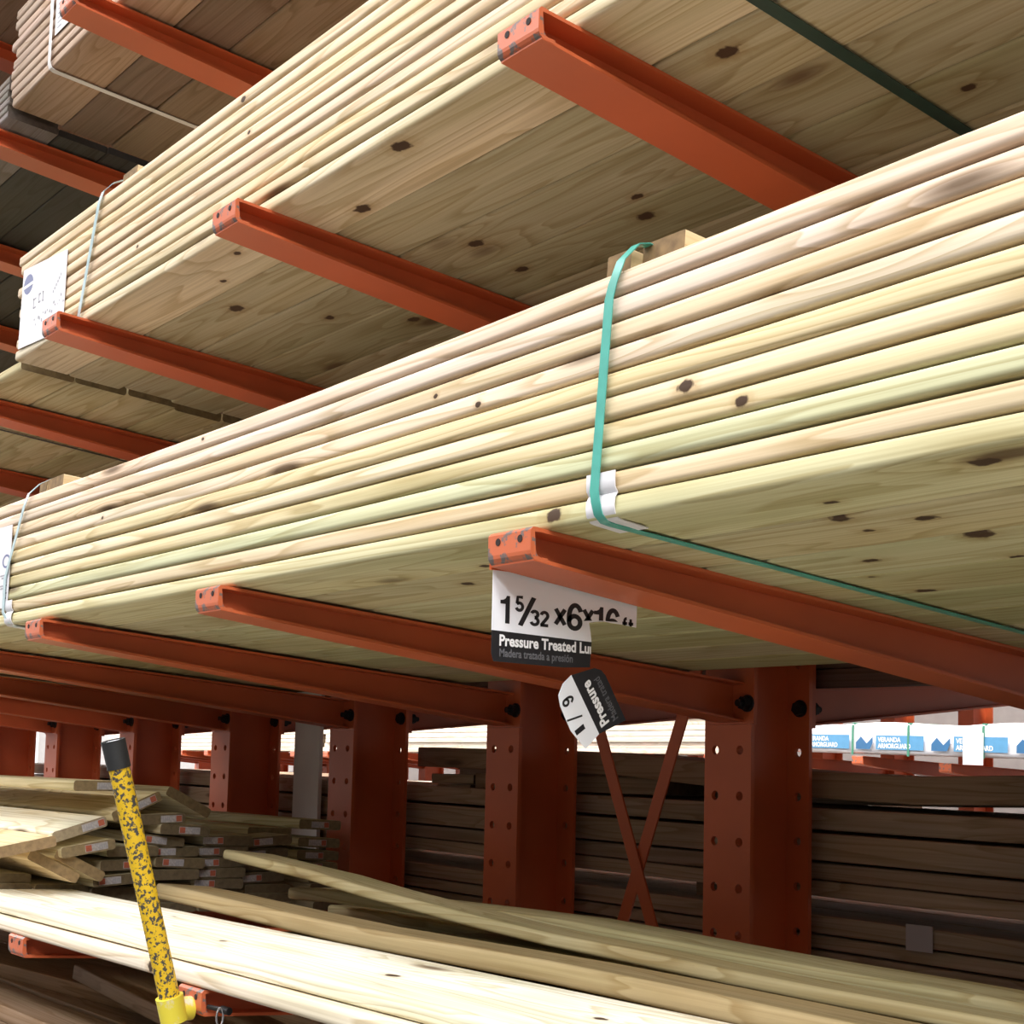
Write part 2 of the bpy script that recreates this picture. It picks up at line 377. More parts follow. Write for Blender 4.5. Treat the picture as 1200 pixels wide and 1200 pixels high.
def column_mesh():
    mb = MB()
    zs = [0.060 + 0.1016*k for k in range(-15, 31)]
    zs = [z for z in zs if Z0+0.03 < z < Z1-0.03]
    holed_plate(mb, 0, 0, FT, FW, Z0, Z1, (-0.037, 0.037), zs, 0.0105)
    holed_plate(mb, 0, DEP-FT, DEP, FW, Z0, Z1, (-0.037, 0.037), zs, 0.0105)
    mb.box((-0.004, FT, Z0), (0.004, DEP-FT, Z1))
    return mb.mesh('post', [ORANGE])
POSTME = column_mesh()
mb = MB(); mb.box((-0.12, -0.10, Z0), (0.12, DEP+0.10, Z0+0.014)); FOOTME = mb.mesh('base_plate', [ORANGE])
COLX = [-1.415 - 0.82*k for k in range(0, 9)]
COLX[1] = -2.2355
ALONG = ['nearest', 'second', 'third', 'fourth', 'fifth', 'sixth', 'seventh', 'eighth', 'ninth']
for k, x in enumerate(COLX):
    e = empty('rack_column', (x, YC, 0))
    tag(e, ('orange perforated rack column off the right edge behind the nearest arm' if k == 0 else
            'large orange perforated rack column right of the crossed braces' if k == 1 else
            'orange perforated rack column left of the crossed braces' if k == 2 else
            'orange perforated rack column beside the pale grey post' if k == 3 else
            f'orange perforated rack column, {ORD[k-1]} one going back into the aisle'), 'rack column', 'perforated rack columns')
    link('post', POSTME, e)
    link('base_plate', FOOTME, e)

# ------------------------------------------------------------------ rack: cantilever arms
def arm_meshes(rise, h0=0.042, h1=0.088, w=0.084, ytip=1.093, yroot=YC-0.012, up=True):
    """I-section arm with its origin on the top of the tip; +y goes to the column"""
    L = yroot - ytip
    mb = MB()
    t = 0.005
    N_ = 8
    def top(y): return -math.tan(rise)*y
    def bot(y): return top(y) - (h0 + (h1-h0)*y/L)
    ys = [L*i/N_ for i in range(N_+1)]
    def slab(f0, f1, x0, x1):
        vs = []
        for y in ys: vs += [(x0, y, f0(y)), (x1, y, f0(y)), (x1, y, f1(y)), (x0, y, f1(y))]
        fs = [(0, 1, 2, 3), tuple(4*N_+i for i in (3, 2, 1, 0))]
        for i in range(N_):
            for q in range(4):
                fs.append((4*i+q, 4*i+(q+1) % 4, 4*i+4+(q+1) % 4, 4*i+4+q))
        mb.add(vs, fs)
    slab(lambda y: top(y)-t, top, -w/2, w/2)
    slab(bot, lambda y: bot(y)+t, -w/2, w/2)
    slab(lambda y: bot(y)+t, lambda y: top(y)-t, -0.008, 0.008)
    beam = mb.mesh('beam', [ORANGE])
    # tip: plate rounded into the bottom flange
    mb = MB(); r = 0.013
    prof = [(0.0, 0.0), (-0.006, -0.003)]
    outer = [(0.006, 0.0), (-0.002, 0.0), (-0.006, -0.004)] + [(-0.006 + r - r*math.cos(a), -h0 + r - r*math.sin(a)) for a in [math.radians(d) for d in (0, 20, 40, 60, 80, 90)]] + [(0.022, -h0 - 0.001)]
    inner = [(0.022, -h0 + t)] + [(r - 0.003 - (r-t)*math.cos(a)*0.9, -h0 + r - (r-t)*math.sin(a)) for a in [math.radians(d) for d in (90, 60, 30, 0)]] + [(0.0005, -0.006), (0.006, -0.006)]
    mb.prism(outer + inner, 'x', -w/2 - 0.0005, w/2 + 0.0005)
    tip = mb.mesh('tip_plate', [WORN])
    mb = MB(); mb.cyl((0, -0.0068, 0), (0, -0.005, 0), 0.0048, n=12); hole = mb.mesh('tip_hole', [HOLE])
    # end plate bolted to the column flange
    zr = top(L)
    mb = MB(); mb.box((-0.070, L, zr-(0.092 if up else 0.19)), (0.070, L+0.012, zr+(0.11 if up else 0.004))); plate = mb.mesh('end_plate', [ORANGE])
    mb = MB(); mb.cyl((0, -0.020, 0), (0, 0.0, 0), 0.0155, n=6); mb.cyl((0, -0.004, 0), (0, 0, 0), 0.019, n=16); mb.cyl((0, -0.034, 0), (0, -0.02, 0), 0.008, n=10)
    bolt = mb.mesh('bolt', [BOLT])
    return beam, tip, hole, plate, bolt, L, zr, ((-0.047, 0.072) if up else (-0.047, -0.148))
def put_arm(meshes, x, ztip, label, group, ytip=1.093, flip=False, name='cantilever_arm'):
    beam, tip, hole, plate, bolt, L, zr, dzs = meshes
    e = empty(name, (x, ytip, ztip), (0, 0, math.pi if flip else 0))
    tag(e, label, 'rack arm', group)
    link('beam', beam, e)
    link('tip_plate', tip, e)
    for s in (-1, 1): link('tip_hole', hole, e, (s*0.022, 0, -0.013))
    link('end_plate', plate, e)
    for s in (-1, 1):
        for dz in dzs:
            link('bolt', bolt, e, (s*0.0525, L, zr+dz))
            if flip: link('nut', NUT, e, (s*0.044, L+0.012+FT, zr+dz))
    return e
mb = MB(); mb.cyl((0, 0, 0), (0, 0.014, 0), 0.0165, n=6); mb.cyl((0, 0, 0), (0, 0.004, 0), 0.020, n=16); NUT = mb.mesh('nut', [BOLT])
ARM4 = arm_meshes(TILT)
ARM2 = arm_meshes(0.030, up=False)
LEV = [('upper', 0.965, ARM4, 'under the tagged upper bundle'), ('middle', 0.2985, ARM4, 'under the teal-strapped bundle'),
       ('top', 1.700, ARM4, 'under the top bundles'), ('lower', -0.366, ARM2, 'under the lit loose boards'), ('bottom', -0.80, ARM2, 'under the brown boards at the bottom')]
for lname, z, me, where in LEV:
    for k, x in enumerate(COLX):
        xa = x + (0.018 if lname == 'middle' and k else 0.020)
        if k == 0: xa = -1.392 if lname == 'middle' else -1.400
        if lname == 'lower' and k == 1: lab = 'orange cantilever arm on the lower level carrying the yellow pole socket at its tip'
        elif lname == 'middle' and k == 0: lab = 'orange cantilever arm with worn tip holding the torn size sign'
        else: lab = f'orange cantilever arm {where}, {ALONG[k]} one along the row'
        put_arm(me, xa, z, lab, f'arms on the {lname} level')
# one more level above, seen only past the end of the top bundle
for k in (3, 4, 5, 6):
    put_arm(ARM4, COLX[k]+0.02, 2.375, f'orange cantilever arm above the top bundles, {ORD[k-3]} one past the bundle end', 'arms above the top bundles')
# arms of the other side of the rack
for lname, z, am in (('middle', 0.297, ARM4), ('lower', -0.430, ARM2)):
    for k, x in enumerate(COLX[:7]):
        put_arm(am, x, z, f'orange cantilever arm on the {lname} level behind the columns, {ALONG[k]} one', f'rear arms on the {lname} level', ytip=YC + DEP + 0.012 + ARM2[5], flip=True)

# crossed flat braces between two columns
def bar(name, p, q, w, t, mat, label, cat, group=None):
    p, q = Vector(p), Vector(q); d = q-p; L = d.length
    a = math.atan2(d.z, d.x)
    mb = MB(); mb.box((-L/2, -t/2, -w/2), (L/2, t/2, w/2))
    o = mb.build(name, mat, None, (p+q)/2, (0, -a, 0)); return tag(o, label, cat, group)
bar('brace_bar', (-2.985, 2.478, 0.60), (-2.315, 2.478, -0.96), 0.036, 0.005, ORANGE, 'flat orange brace bar falling from left column to right column', 'brace')
bar('brace_bar', (-2.985, 2.486, -1.13), (-2.315, 2.486, 0.57), 0.036, 0.005, ORANGE, 'flat orange brace bar rising from left column to right column', 'brace')

# ------------------------------------------------------------------ straps, tags, spacers
def ribbon(mb, pts, w, t=0.0012, mi=0):
    """flat band through points (x, y, z); its width runs along x, thickness outwards"""
    n = len(pts); vs = []; P = [Vector(p) for p in pts]
    for i, p in enumerate(P):
        a = P[max(0, i-1)]; b = P[min(n-1, i+1)]
        d = (b-a); nrm = Vector((0, d.z, -d.y)).normalized()
        for s, o in ((-1, 0), (1, 0), (1, 1), (-1, 1)):
            vs.append(p + Vector((s*w/2, 0, 0)) + nrm*t*o)
    fs = [(0, 1, 2, 3), tuple(4*(n-1)+i for i in (3, 2, 1, 0))]
    for i in range(n-1):
        for q in range(4): fs.append((4*i+q, 4*i+(q+1) % 4, 4*i+4+(q+1) % 4, 4*i+4+q))
    mb.add(vs, fs, mi)
# teal strap round the middle bundle
def face_path(y0, zb, zt, n, bulge=0.0):
    return [(y0 - bulge, zt - (zt-zb)*i/n) for i in range(n+1)]
mb = MB()
zb, zt = botm(-1.25), topm(-1.25)+0.004
pts = [(-1.2165, 1.30, zt-0.004), (-1.2135, 1.170, zt+0.0245), (-1.213, 1.142, zt+0.0275), (-1.2145, 1.128, zt+0.024), (-1.222, 1.112, zt+0.004), (-1.232, 1.1085, zt-0.022)]
pts += [(-1.238 - 0.020*i/9, 1.1083, zt-0.04 - (zt-zb-0.075)*i/9) for i in range(10)]
pts += [(-1.256, 1.1085, zb+0.022), (-1.253, 1.111, zb+0.006), (-1.251, 1.119, zb-0.0022), (-1.250, 1.130, zb-0.0042)]
pts += [(-1.250, 1.16 + 1.02*i/8, zb-0.0042 - (0.03 + 1.02*i/8)*math.tan(TILT)) for i in range(9)]
ribbon(mb, pts, 0.0150)
tag(mb.build('plastic_strap', [TEAL], smooth=True), 'teal plastic strap round the bright bundle at right, over a white edge protector', 'strap')
# edge protector: follows the two lowest boards
def protector(x, w, yb, zb, label, wav=0.004, mat=None):
    mb = MB()
    prof = [(yb-0.0020, zb+0.055), (yb-0.0024, zb+0.046), (yb-0.0018, zb+0.036), (yb+wav-0.0018, zb+0.0295), (yb-0.0016, zb+0.023), (yb-0.0026, zb+0.014), (yb-0.0012, zb+0.006), (yb+0.005, zb-0.0006), (yb+0.014, zb-0.0022), (yb+0.030, zb-0.0036), (yb+0.052, zb-0.0060)]
    ribbon(mb, [(x, y, z) for y, z in prof], w, 0.0014)
    o = mb.build('edge_protector', [mat or PAPER], smooth=True)
    return tag(o, label, 'edge protector')
protector(-1.250, 0.050, 1.1135, zb, 'white paper edge protector under the teal strap')
# pale strap at the left end of the same bundle
mb = MB(); zb2, zt2 = botm(-3.25), topm(-3.2)+0.003
pts = [(-3.119, 1.26, zt2+0.004), (-3.119, 1.165, zt2+0.0265), (-3.121, 1.140, zt2+0.0275), (-3.135, 1.122, zt2+0.016), (-3.165, 1.109, zt2-0.004)]
pts += [(-3.19 - 0.10*min(1, i/6), 1.1085, zt2-0.03-(zt2-zb2-0.06)*i/9) for i in range(10)]
pts += [(-3.280, 1.1095, zb2+0.02), (-3.262, 1.113, zb2+0.004), (-3.25, 1.123, zb2-0.0036), (-3.24, 1.15, zb2-0.0055), (-3.235, 2.1, zb2-0.0040-0.98*math.tan(TILT))]
ribbon(mb, pts, 0.0145)
tag(mb.build('plastic_strap', [PALEBLUE], smooth=True), 'pale blue plastic strap at the left end of the bright bundle', 'strap')
protector(-3.264, 0.044, 1.1135, zb2, 'white paper edge protector under the pale blue strap at left')
# pale blue strap on the tagged upper bundle
mb = MB(); zb3, zt3 = botu(-3), topu(-3)+0.002
pts = [(-2.893, 1.30, zt3+0.002), (-2.893, 1.215, zt3+0.0240), (-2.897, 1.185, zt3+0.0265), (-2.912, 1.165, zt3+0.018), (-2.930, 1.152, zt3+0.002)] + [(-2.94 - 0.085*i/8, 1.1478, zt3-0.02-(zt3-zb3-0.03)*i/8) for i in range(9)] + [(-3.028, 1.154, zb3-0.0008), (-3.03, 1.17, zb3-0.0024), (-3.04, 2.2, zb3-0.0018-1.03*math.tan(TILT))]
ribbon(mb, pts, 0.0150)
tag(mb.build('plastic_strap', [PALEBLUE], smooth=True), 'pale blue plastic strap on the tagged upper bundle', 'strap')
# dark green strap under the upper bundle
def under_strap(x, y0, y1, zbot, ybase, w, mat, label, skew=0.0, zup=0.25, front=True):
    mb = MB()
    z = lambda y: zbot - 0.0045 - (y-ybase)*math.tan(TILT)
    pts = []
    if front:
        pts = [(x, ybase+0.03, zbot+zup+0.003), (x, ybase-0.002, zbot+zup-0.004)] + [(x, ybase-0.0050, zbot+zup-0.01-(zup-0.02)*i/6) for i in range(7)] + [(x, ybase-0.001, zbot-0.001)]
    pts += [(x + skew*i/8, y0+(y1-y0)*i/8, z(y0+(y1-y0)*i/8)) for i in range(9)]
    ribbon(mb, pts, w)
    return tag(mb.build('plastic_strap', [mat], smooth=True), label, 'strap')
under_strap(-1.150, 1.17, 2.30, 0.963, 1.153, 0.021, DKGREEN, 'dark green plastic strap under the upper bundle at upper right', skew=-0.02, zup=0.262)
under_strap(-4.120, 1.20, 2.20, 0.963, 1.19, 0.012, BLACK, 'thin black strap under the far upper bundle at left', skew=-0.07, front=False)
under_strap(-3.405, 1.198, 2.26, 1.7005, 1.190, 0.017, WHITESTRAP, 'white plastic strap round the rosy top bundle', zup=0.268)
# wooden spacer blocks on top of the bundles
def spacer(x0, x1, y0, z, h, col, label, group, L=1.05):
    me = board_mesh('wood_spacer', L, x1-x0, h, 0.002, 4, mats=(WOODC, ENDG))
    o = link('wood_spacer', me, None, (x1, y0+L/2*math.cos(TILT), z - L/2*math.sin(TILT)), (0, 0, 0), col)
    o.rotation_euler = Matrix(((0, -1, 0), (math.cos(TILT), 0, math.sin(TILT)), (-math.sin(TILT), 0, math.cos(TILT)))).to_euler()
    return tag(o, label, 'wood spacer', group)
SP = (0.62, 0.47, 0.27)
spacer(-1.268, -1.226, 1.130, zt-0.0025, 0.027, SP, 'small wooden spacer block left of the teal strap top', 'spacers on the bundles')
spacer(-1.222, -1.152, 1.145, zt-0.0025, 0.034, SP, 'larger wooden spacer block right of the teal strap top', 'spacers on the bundles')
spacer(-3.175, -3.130, 1.135, zt2-0.003, 0.030, SP, 'wooden spacer block left of the pale blue strap on the bright bundle', 'spacers on the bundles')
spacer(-3.112, -3.020, 1.130, zt2-0.003, 0.027, SP, 'wooden spacer block right of the pale blue strap on the bright bundle', 'spacers on the bundles')
spacer(-2.885, -2.810, 1.175, zt3-0.001, 0.033, SP, 'wooden spacer block on the tagged upper bundle', 'spacers on the bundles')

# lettering: flat meshes made from the built-in font, cut by planes where torn
def text_mesh(s, size, mat, bold=0.0, sx=1.0, cuts=(), shear=0.0):
    cu = bpy.data.curves.new('lettering', 'FONT'); cu.body = s; cu.size = size; cu.offset = bold; cu.shear = shear; cu.resolution_u = 3
    o = bpy.data.objects.new('lettering_tmp', cu); COL.objects.link(o)
    bpy.context.view_layer.update()
    me = bpy.data.meshes.new_from_object(o.evaluated_get(bpy.context.evaluated_depsgraph_get()))
    bpy.data.objects.remove(o); bpy.data.curves.remove(cu)
    bm = bmesh.new(); bm.from_mesh(me)
    bmesh.ops.scale(bm, vec=(sx, 1, 1), verts=bm.verts)
    for co, no in cuts:
        bmesh.ops.bisect_plane(bm, geom=bm.verts[:]+bm.edges[:]+bm.faces[:], plane_co=co, plane_no=no, clear_outer=True)
    bm.to_mesh(me); bm.free()
    me.materials.clear(); me.materials.append(mat)
    return me
def arc(cx, cy, rx, ry, a0, a1, n=14):
    return [(cx+rx*math.cos(math.radians(a0+(a1-a0)*i/n)), cy+ry*math.sin(math.radians(a0+(a1-a0)*i/n))) for i in range(n+1)]
GL = {'6': [arc(.29, .30, .205, .225, 0, 360, 22), arc(.31, .50, .225, .42, 28, 180) + [(.085, .30)]],
      '9': [arc(.29, .70, .205, .225, 0, 360, 22), arc(.27, .50, .225, .42, 208, 360) + [(.495, .70)]],
      '3': [arc(.27, .725, .19, .195, 165, -90), arc(.27, .29, .215, .22, 90, -165)],
      '2': [arc(.28, .70, .20, .22, 170, -35) + [(.085, .085)], [(.04, .085), (.52, .085)]],
      '5': [[(.49, .915), (.16, .915), (.115, .50)], arc(.27, .315, .215, .235, 142, -160)],
      'x': [[(.05, 0), (.47, .70)], [(.05, .70), (.47, 0)]], '/': [[(.02, -.02), (.36, 1.0)]],
      'f': [[(.20, 0), (.20, .78)] + arc(.33, .80, .13, .13, 180, 80, 5), [(.05, .66), (.38, .66)]],
      't': [[(.20, .92), (.20, .18)] + arc(.32, .19, .12, .12, 180, 280, 5), [(.05, .66), (.38, .66)]]}
def glyphs(text, h, sw=0.17, sx=1.0, adv=0.56, cuts=()):
    mb = MB(); x0 = 0.0
    for ch in text:
        if ch == '1':
            P = [(.28, 0), (.46, 0), (.46, 1), (.33, 1), (.28, .90), (.19, .845), (.07, .83), (.07, .70), (.28, .70)]
            mb.add([((x0+x)*h*sx, y*h, 0) for x, y in P], [(0, 1, 2, 3, 4, 8), (4, 5, 6, 7, 8)])
        else:
            w = sw*(0.62 if ch == '/' else 0.85 if ch in 'ft' else 1)
            for path in GL[ch]:
                n = len(path); vs = []
                for i, p in enumerate(path):
                    closed = math.dist(path[0], path[-1]) < 1e-6
                    a = path[i-1] if i else (path[-2] if closed else p); b_ = path[i+1] if i < n-1 else (path[1] if closed else p)
                    d = Vector((b_[0]-a[0], b_[1]-a[1])).normalized(); m_ = Vector((-d.y, d.x))*w/2
                    vs += [((x0+p[0]+m_.x)*h*sx, (p[1]+m_.y)*h, 0), ((x0+p[0]-m_.x)*h*sx, (p[1]-m_.y)*h, 0)]
                mb.add(vs, [(2*i, 2*i+1, 2*i+3, 2*i+2) for i in range(n-1)])
        x0 += adv
    me = mb.mesh('lettering', [INK])
    bm = bmesh.new(); bm.from_mesh(me)
    for f in bm.faces:
        if f.normal.z < 0: f.normal_flip()
    for co_, no in cuts: bmesh.ops.bisect_plane(bm, geom=bm.verts[:]+bm.edges[:]+bm.faces[:], plane_co=co_, plane_no=no, clear_outer=True)
    bm.to_mesh(me); bm.free()
    return me
FACEX = Matrix(((0, 0, 1), (1, 0, 0), (0, 1, 0))).to_4x4()      # text x -> world y, text y -> world z, normal -> +x
def merged(parts, mat):
    """several flat letter meshes at (u, v) offsets as one mesh"""
    bm = bmesh.new()
    for me, u, v in parts:
        b2 = bmesh.new(); b2.from_mesh(me); bmesh.ops.translate(b2, verts=b2.verts, vec=(u, v, 0))
        tmp = bpy.data.meshes.new('t'); b2.to_mesh(tmp); b2.free(); bm.from_mesh(tmp); bpy.data.meshes.remove(tmp)
    me = bpy.data.meshes.new('lettering'); bm.to_mesh(me); bm.free(); me.materials.append(mat)
    return me
def sheet(poly, t, mat, name='sheet'):
    """thin card in its own u,v plane, front face at z = t"""
    n = len(poly)
    mb = MB(); mb.add([(u, v, 0) for u, v in poly] + [(u, v, t) for u, v in poly], [tuple(range(n-1, -1, -1)), tuple(range(n, 2*n))] + [(i, (i+1) % n, n+(i+1) % n, n+i) for i in range(n)])
    return mb.mesh(name, [mat])
# big size sign: u = y - 1.10, v = z - 0.138
e = empty('size_sign'); e.matrix_world = Matrix.Translation((-1.4405, 1.100, 0.138)) @ FACEX
tag(e, 'torn white size sign with black band hanging under the worn arm tip', 'sign')
card = [(0.000, 0.040), (0.168, 0.037), (0.166, 0.050), (0.163, 0.0625), (0.172, 0.0645), (0.190, 0.0665), (0.205, 0.0655), (0.225, 0.0650), (0.249, 0.0630), (0.2505, 0.108), (0.2505, 0.128), (0.000, 0.128)]
link('card', sheet(card, 0.0010, CARD), e)
link('black_band', sheet([(0.004, 0.0005), (0.120, 0.0), (0.166, 0.003), (0.168, 0.037), (0.000, 0.040), (0.0005, 0.010)], 0.0010, INK), e)
H = 0.0355
t1 = [(glyphs('1', H, sx=1.12), 0.0095, 0.0500), (glyphs('5', 0.0205, sw=.20, sx=1.22), 0.0365, 0.0670), (glyphs('/', 0.0370, sw=.20, sx=1.75), 0.0440, 0.0500), (glyphs('32', 0.0205, sw=.20, sx=1.34, adv=.59), 0.0615, 0.0508),
      (glyphs('x', 0.0290, sw=.19, sx=1.30), 0.1025, 0.0560), (glyphs('6', H+.001, sx=1.30), 0.1235, 0.0500), (glyphs('x', 0.0290, sw=.19, sx=1.28, cuts=(((0, 0.0050, 0), (0.1, -1, 0)),)), 0.1515, 0.0590),
      (glyphs('16', H, sw=.18, sx=1.22, cuts=(((0, 0.0165, 0), (0.03, -1, 0)),)), 0.1680, 0.0500), (glyphs('ft', 0.0245, sw=.20, adv=.42, sx=1.1, cuts=(((0, 0.0135, 0), (-.05, -1, 0)),)), 0.2215, 0.0510)]
link('size_lettering', merged(t1, INK), e, (0, 0, 0.0013))
link('title_lettering', text_mesh('Pressure Treated Lum', 0.0196, INKW, 0.0006, 0.94, cuts=(((0.1555, 0, 0), (1, 0, 0)),)), e, (0.0115, 0.0215, 0.0013))
link('subtitle_lettering', text_mesh('Madera tratada a presión', 0.0145, INKG, 0.0003, 0.84), e, (0.0120, 0.0075, 0.0013))
mb = MB(); mb.box((-0.004, 0.118, -0.0022), (0.262, 0.149, -0.0002)); mb.box((-0.004, 0.118, 0.0012), (0.262, 0.129, 0.0020)); mb.box((-0.004, 0.1165, -0.0022), (0.262, 0.1185, 0.0020))
mb.build('holder_strip', [HOLDER], e)
# small torn piece dangling from the corner of the sign
e = empty('torn_sign_piece'); e.matrix_world = Matrix.Translation((-1.4385, 1.283, 0.053)) @ FACEX @ Matrix.Rotation(math.radians(124), 4, 'Z') 
tag(e, 'small torn sign piece dangling twisted from the corner of the size sign', 'sign')
K = 1.0
sc_ = lambda P: [(u*K, v) for u, v in P]
link('card', sheet(sc_([(-.004, .031), (0, 0), (.091, 0), (.089, .018), (.080, .033), (.066, .038), (.030, .040)]), 0.001, CARD), e)
link('black_band', sheet(sc_([(0, 0), (-.010, -.051), (.060, -.052), (.070, -.049), (.0785, -.040), (.091, 0)]), 0.001, INK), e)
link('title_lettering', text_mesh('Pressure', 0.0225, INKW, 0.0008, 0.84), e, (0.004, -0.0235, 0.0013))
link('subtitle_lettering', text_mesh('Madera tratad', 0.0165, INKG, 0.0001, 0.70), e, (0.000, -0.0410, 0.0013))
t2 = [(glyphs('1', 0.040, sw=.2, sx=1.0, cuts=(((0, 0.018, 0), (0, 1, 0)),)), 0.008, 0.017), (glyphs('/', 0.026, sx=0.9), 0.036, 0.013), (glyphs('9', 0.021, sx=.9), 0.060, 0.013)]
link('size_lettering', merged(t2, INK), e, (0, 0, 0.0013))

# tags stapled on the bundles (facing the aisle): u -> x, v -> z
FACEY = Matrix(((1, 0, 0), (0, 0, -1), (0, 1, 0))).to_4x4()
e = empty('bundle_tag'); e.matrix_world = Matrix.Translation((-3.415, 1.1515, 0.985)) @ FACEY
tag(e, 'white paper tag with grey round mark on the upper bundle at left', 'tag')
link('sheet', sheet([(0, 0), (0.285, -0.018), (0.290, 0.03), (0.294, 0.168), (0.012, 0.192)], 0.0010, PAPER), e)
mb = MB()
for q in range(20):
    pass
def disc(u, v, r0, r1=0.0, n=20, sx=1.0):
    m_ = MB(); 
    vs = [(u+sx*r0*math.cos(2*math.pi*i/n), v+r0*math.sin(2*math.pi*i/n), 0) for i in range(n)]
    if r1 > 0:
        vs += [(u+sx*r1*math.cos(2*math.pi*i/n), v+r1*math.sin(2*math.pi*i/n), 0) for i in range(n)]
        return vs, [(i, (i+1) % n, n+(i+1) % n, n+i) for i in range(n)]
    return vs, [tuple(range(n))]
mb = MB(); mb.add(*disc(0.050, 0.148, 0.024, 0.0, sx=1.3)); mb.build('round_mark', [BLUEINK], e, (0, 0, 0.0013))
mb = MB(); mb.box((0.018, 0.141, 0), (0.082, 0.149, 0.0002)); mb.build('mark_band', [PAPER], e, (0, 0, 0.0014))
mb = MB()
for (u, v, w, h) in ((.09, .078, .018, .024), (.125, .084, .012, .022), (.150, .082, .006, .024)):
    mb.box((u, v, 0), (u+w, v+.003, .0003)); mb.box((u, v+h-.003, 0), (u+w, v+h, .0003)); mb.box((u, v, 0), (u+.004, v+h, .0003))
for q in range(16):
    u = .10 + .012*q + R.uniform(-.003, .003); v = .040 + R.uniform(-.014, .014) + (.02 if q > 9 else 0)
    mb.box((u, v, 0), (u+R.uniform(.003, .008), v+R.uniform(.003, .008), .0003))
for q in range(6): mb.box((.215+.009*q, .085+.006*q, 0), (.220+.009*q, .091+.006*q, .0003))
mb.build('print_marks', [INKL], e, (0, 0, 0.0012))
e = empty('bundle_tag'); e.matrix_world = Matrix.Translation((-3.52, 1.1120, 0.345)) @ FACEY
tag(e, 'white paper tag tucked behind the pale blue strap at the left edge', 'tag')
link('sheet', sheet([(0, 0), (0.245, 0.0), (0.250, 0.10), (0.252, 0.19), (0, 0.195)], 0.0010, PAPER), e)
mb = MB(); mb.add(*disc(0.225, 0.108, 0.016, 0.011, sx=1.6)); mb.build('round_mark', [BLUEINK], e, (0, 0, 0.0013))
mb = MB()
for q in range(10): mb.box((.205+R.uniform(-.02, .03), .02+.006*q, 0), (.213+R.uniform(.0, .03), .0235+.006*q, .0003))
mb.build('print_marks', [INKL], e, (0, 0, 0.0012))
e = empty('bundle_tag'); e.matrix_world = Matrix.Translation((-3.385, 1.1885, 1.775)) @ FACEY
tag(e, 'white paper tag beside the white strap on the rosy top bundle', 'tag')
link('sheet', sheet([(0, 0), (0.14, 0.0), (0.14, 0.16), (0.0, 0.16)], 0.0010, PAPER), e)
mb = MB()
for q in range(12): mb.box((.015, .012+.012*q, 0), (.022+R.uniform(0, .09), .016+.012*q, .0003))
mb.build('print_marks', [INKL], e, (0, 0, 0.0012))

# ------------------------------------------------------------------ yellow divider pole in its socket
tipx, tipy, tipz = COLX[1]+0.02, 1.093, -0.366
e = empty('divider_pole', (tipx+0.008, 1.052, -0.396))
tag(e, 'chipped yellow divider pole with black rubber end standing in the arm socket', 'pole')
b0 = Vector((0, 0, 0.0)); b1 = Vector((0.002, -0.122, 0.427)); d = (b1-b0).normalized()
mb = MB(); mb.cyl(b0, b1 - d*0.030, 0.0170, n=24); mb.build('tube', [YELLOW], e, smooth=True)
mb = MB()
n = 24; u = d.orthogonal().normalized(); w = d.cross(u); vs = []
for c, r in ((b1-d*0.042, 0.0190), (b1+d*0.004, 0.0195), (b1+d*0.004, 0.0155), (b1-d*0.03, 0.0150)):
    vs += [c + u*math.cos(2*math.pi*i/n)*r + w*math.sin(2*math.pi*i/n)*r for i in range(n)]
fs = []
for q in range(3): fs += [(q*n+i, q*n+(i+1) % n, (q+1)*n+(i+1) % n, (q+1)*n+i) for i in range(n)]
mb.add(vs, fs); mb.build('rubber_cap', [BLACK], e, smooth=True)
mb = MB(); mb.cyl(b1-d*0.012, b1+d*0.002, 0.0152, n=20); mb.build('end_plug', [CARD], e)
e = empty('pole_socket', (tipx+0.008, 1.052, -0.396))
tag(e, 'yellow pole socket plugged into the tip of the lower arm', 'socket')
mb = MB(); mb.cyl(-d*0.022, d*0.020, 0.0225, n=24); mb.build('cup', [YELLOWC], e, smooth=True)
mb = MB(); mb.cyl((-0.004, 0.006, -0.004), (-0.004, 0.0355, -0.003), 0.0195, n=20); mb.build('stub', [YELLOWC], e, smooth=True)
mb = MB(); mb.cyl((0.074, 0.052, 0.004), (0.092, 0.056, 0.003), 0.0065, n=12); mb.cyl((0.040, 0.045, 0.004), (0.078, 0.052, 0.004), 0.004, n=10); mb.build('locking_pin', [BOLT], e)
mb = MB()
for i in range(12):
    a0, a1 = 2*math.pi*i/12, 2*math.pi*(i+1)/12
    mb.cyl((0.083, 0.044+0.006*math.cos(a0), -0.006+0.014*math.sin(a0)), (0.083, 0.044+0.006*math.cos(a1), -0.006+0.014*math.sin(a1)), 0.0016, n=6)
mb.build('pin_ring', [CHROME], e)

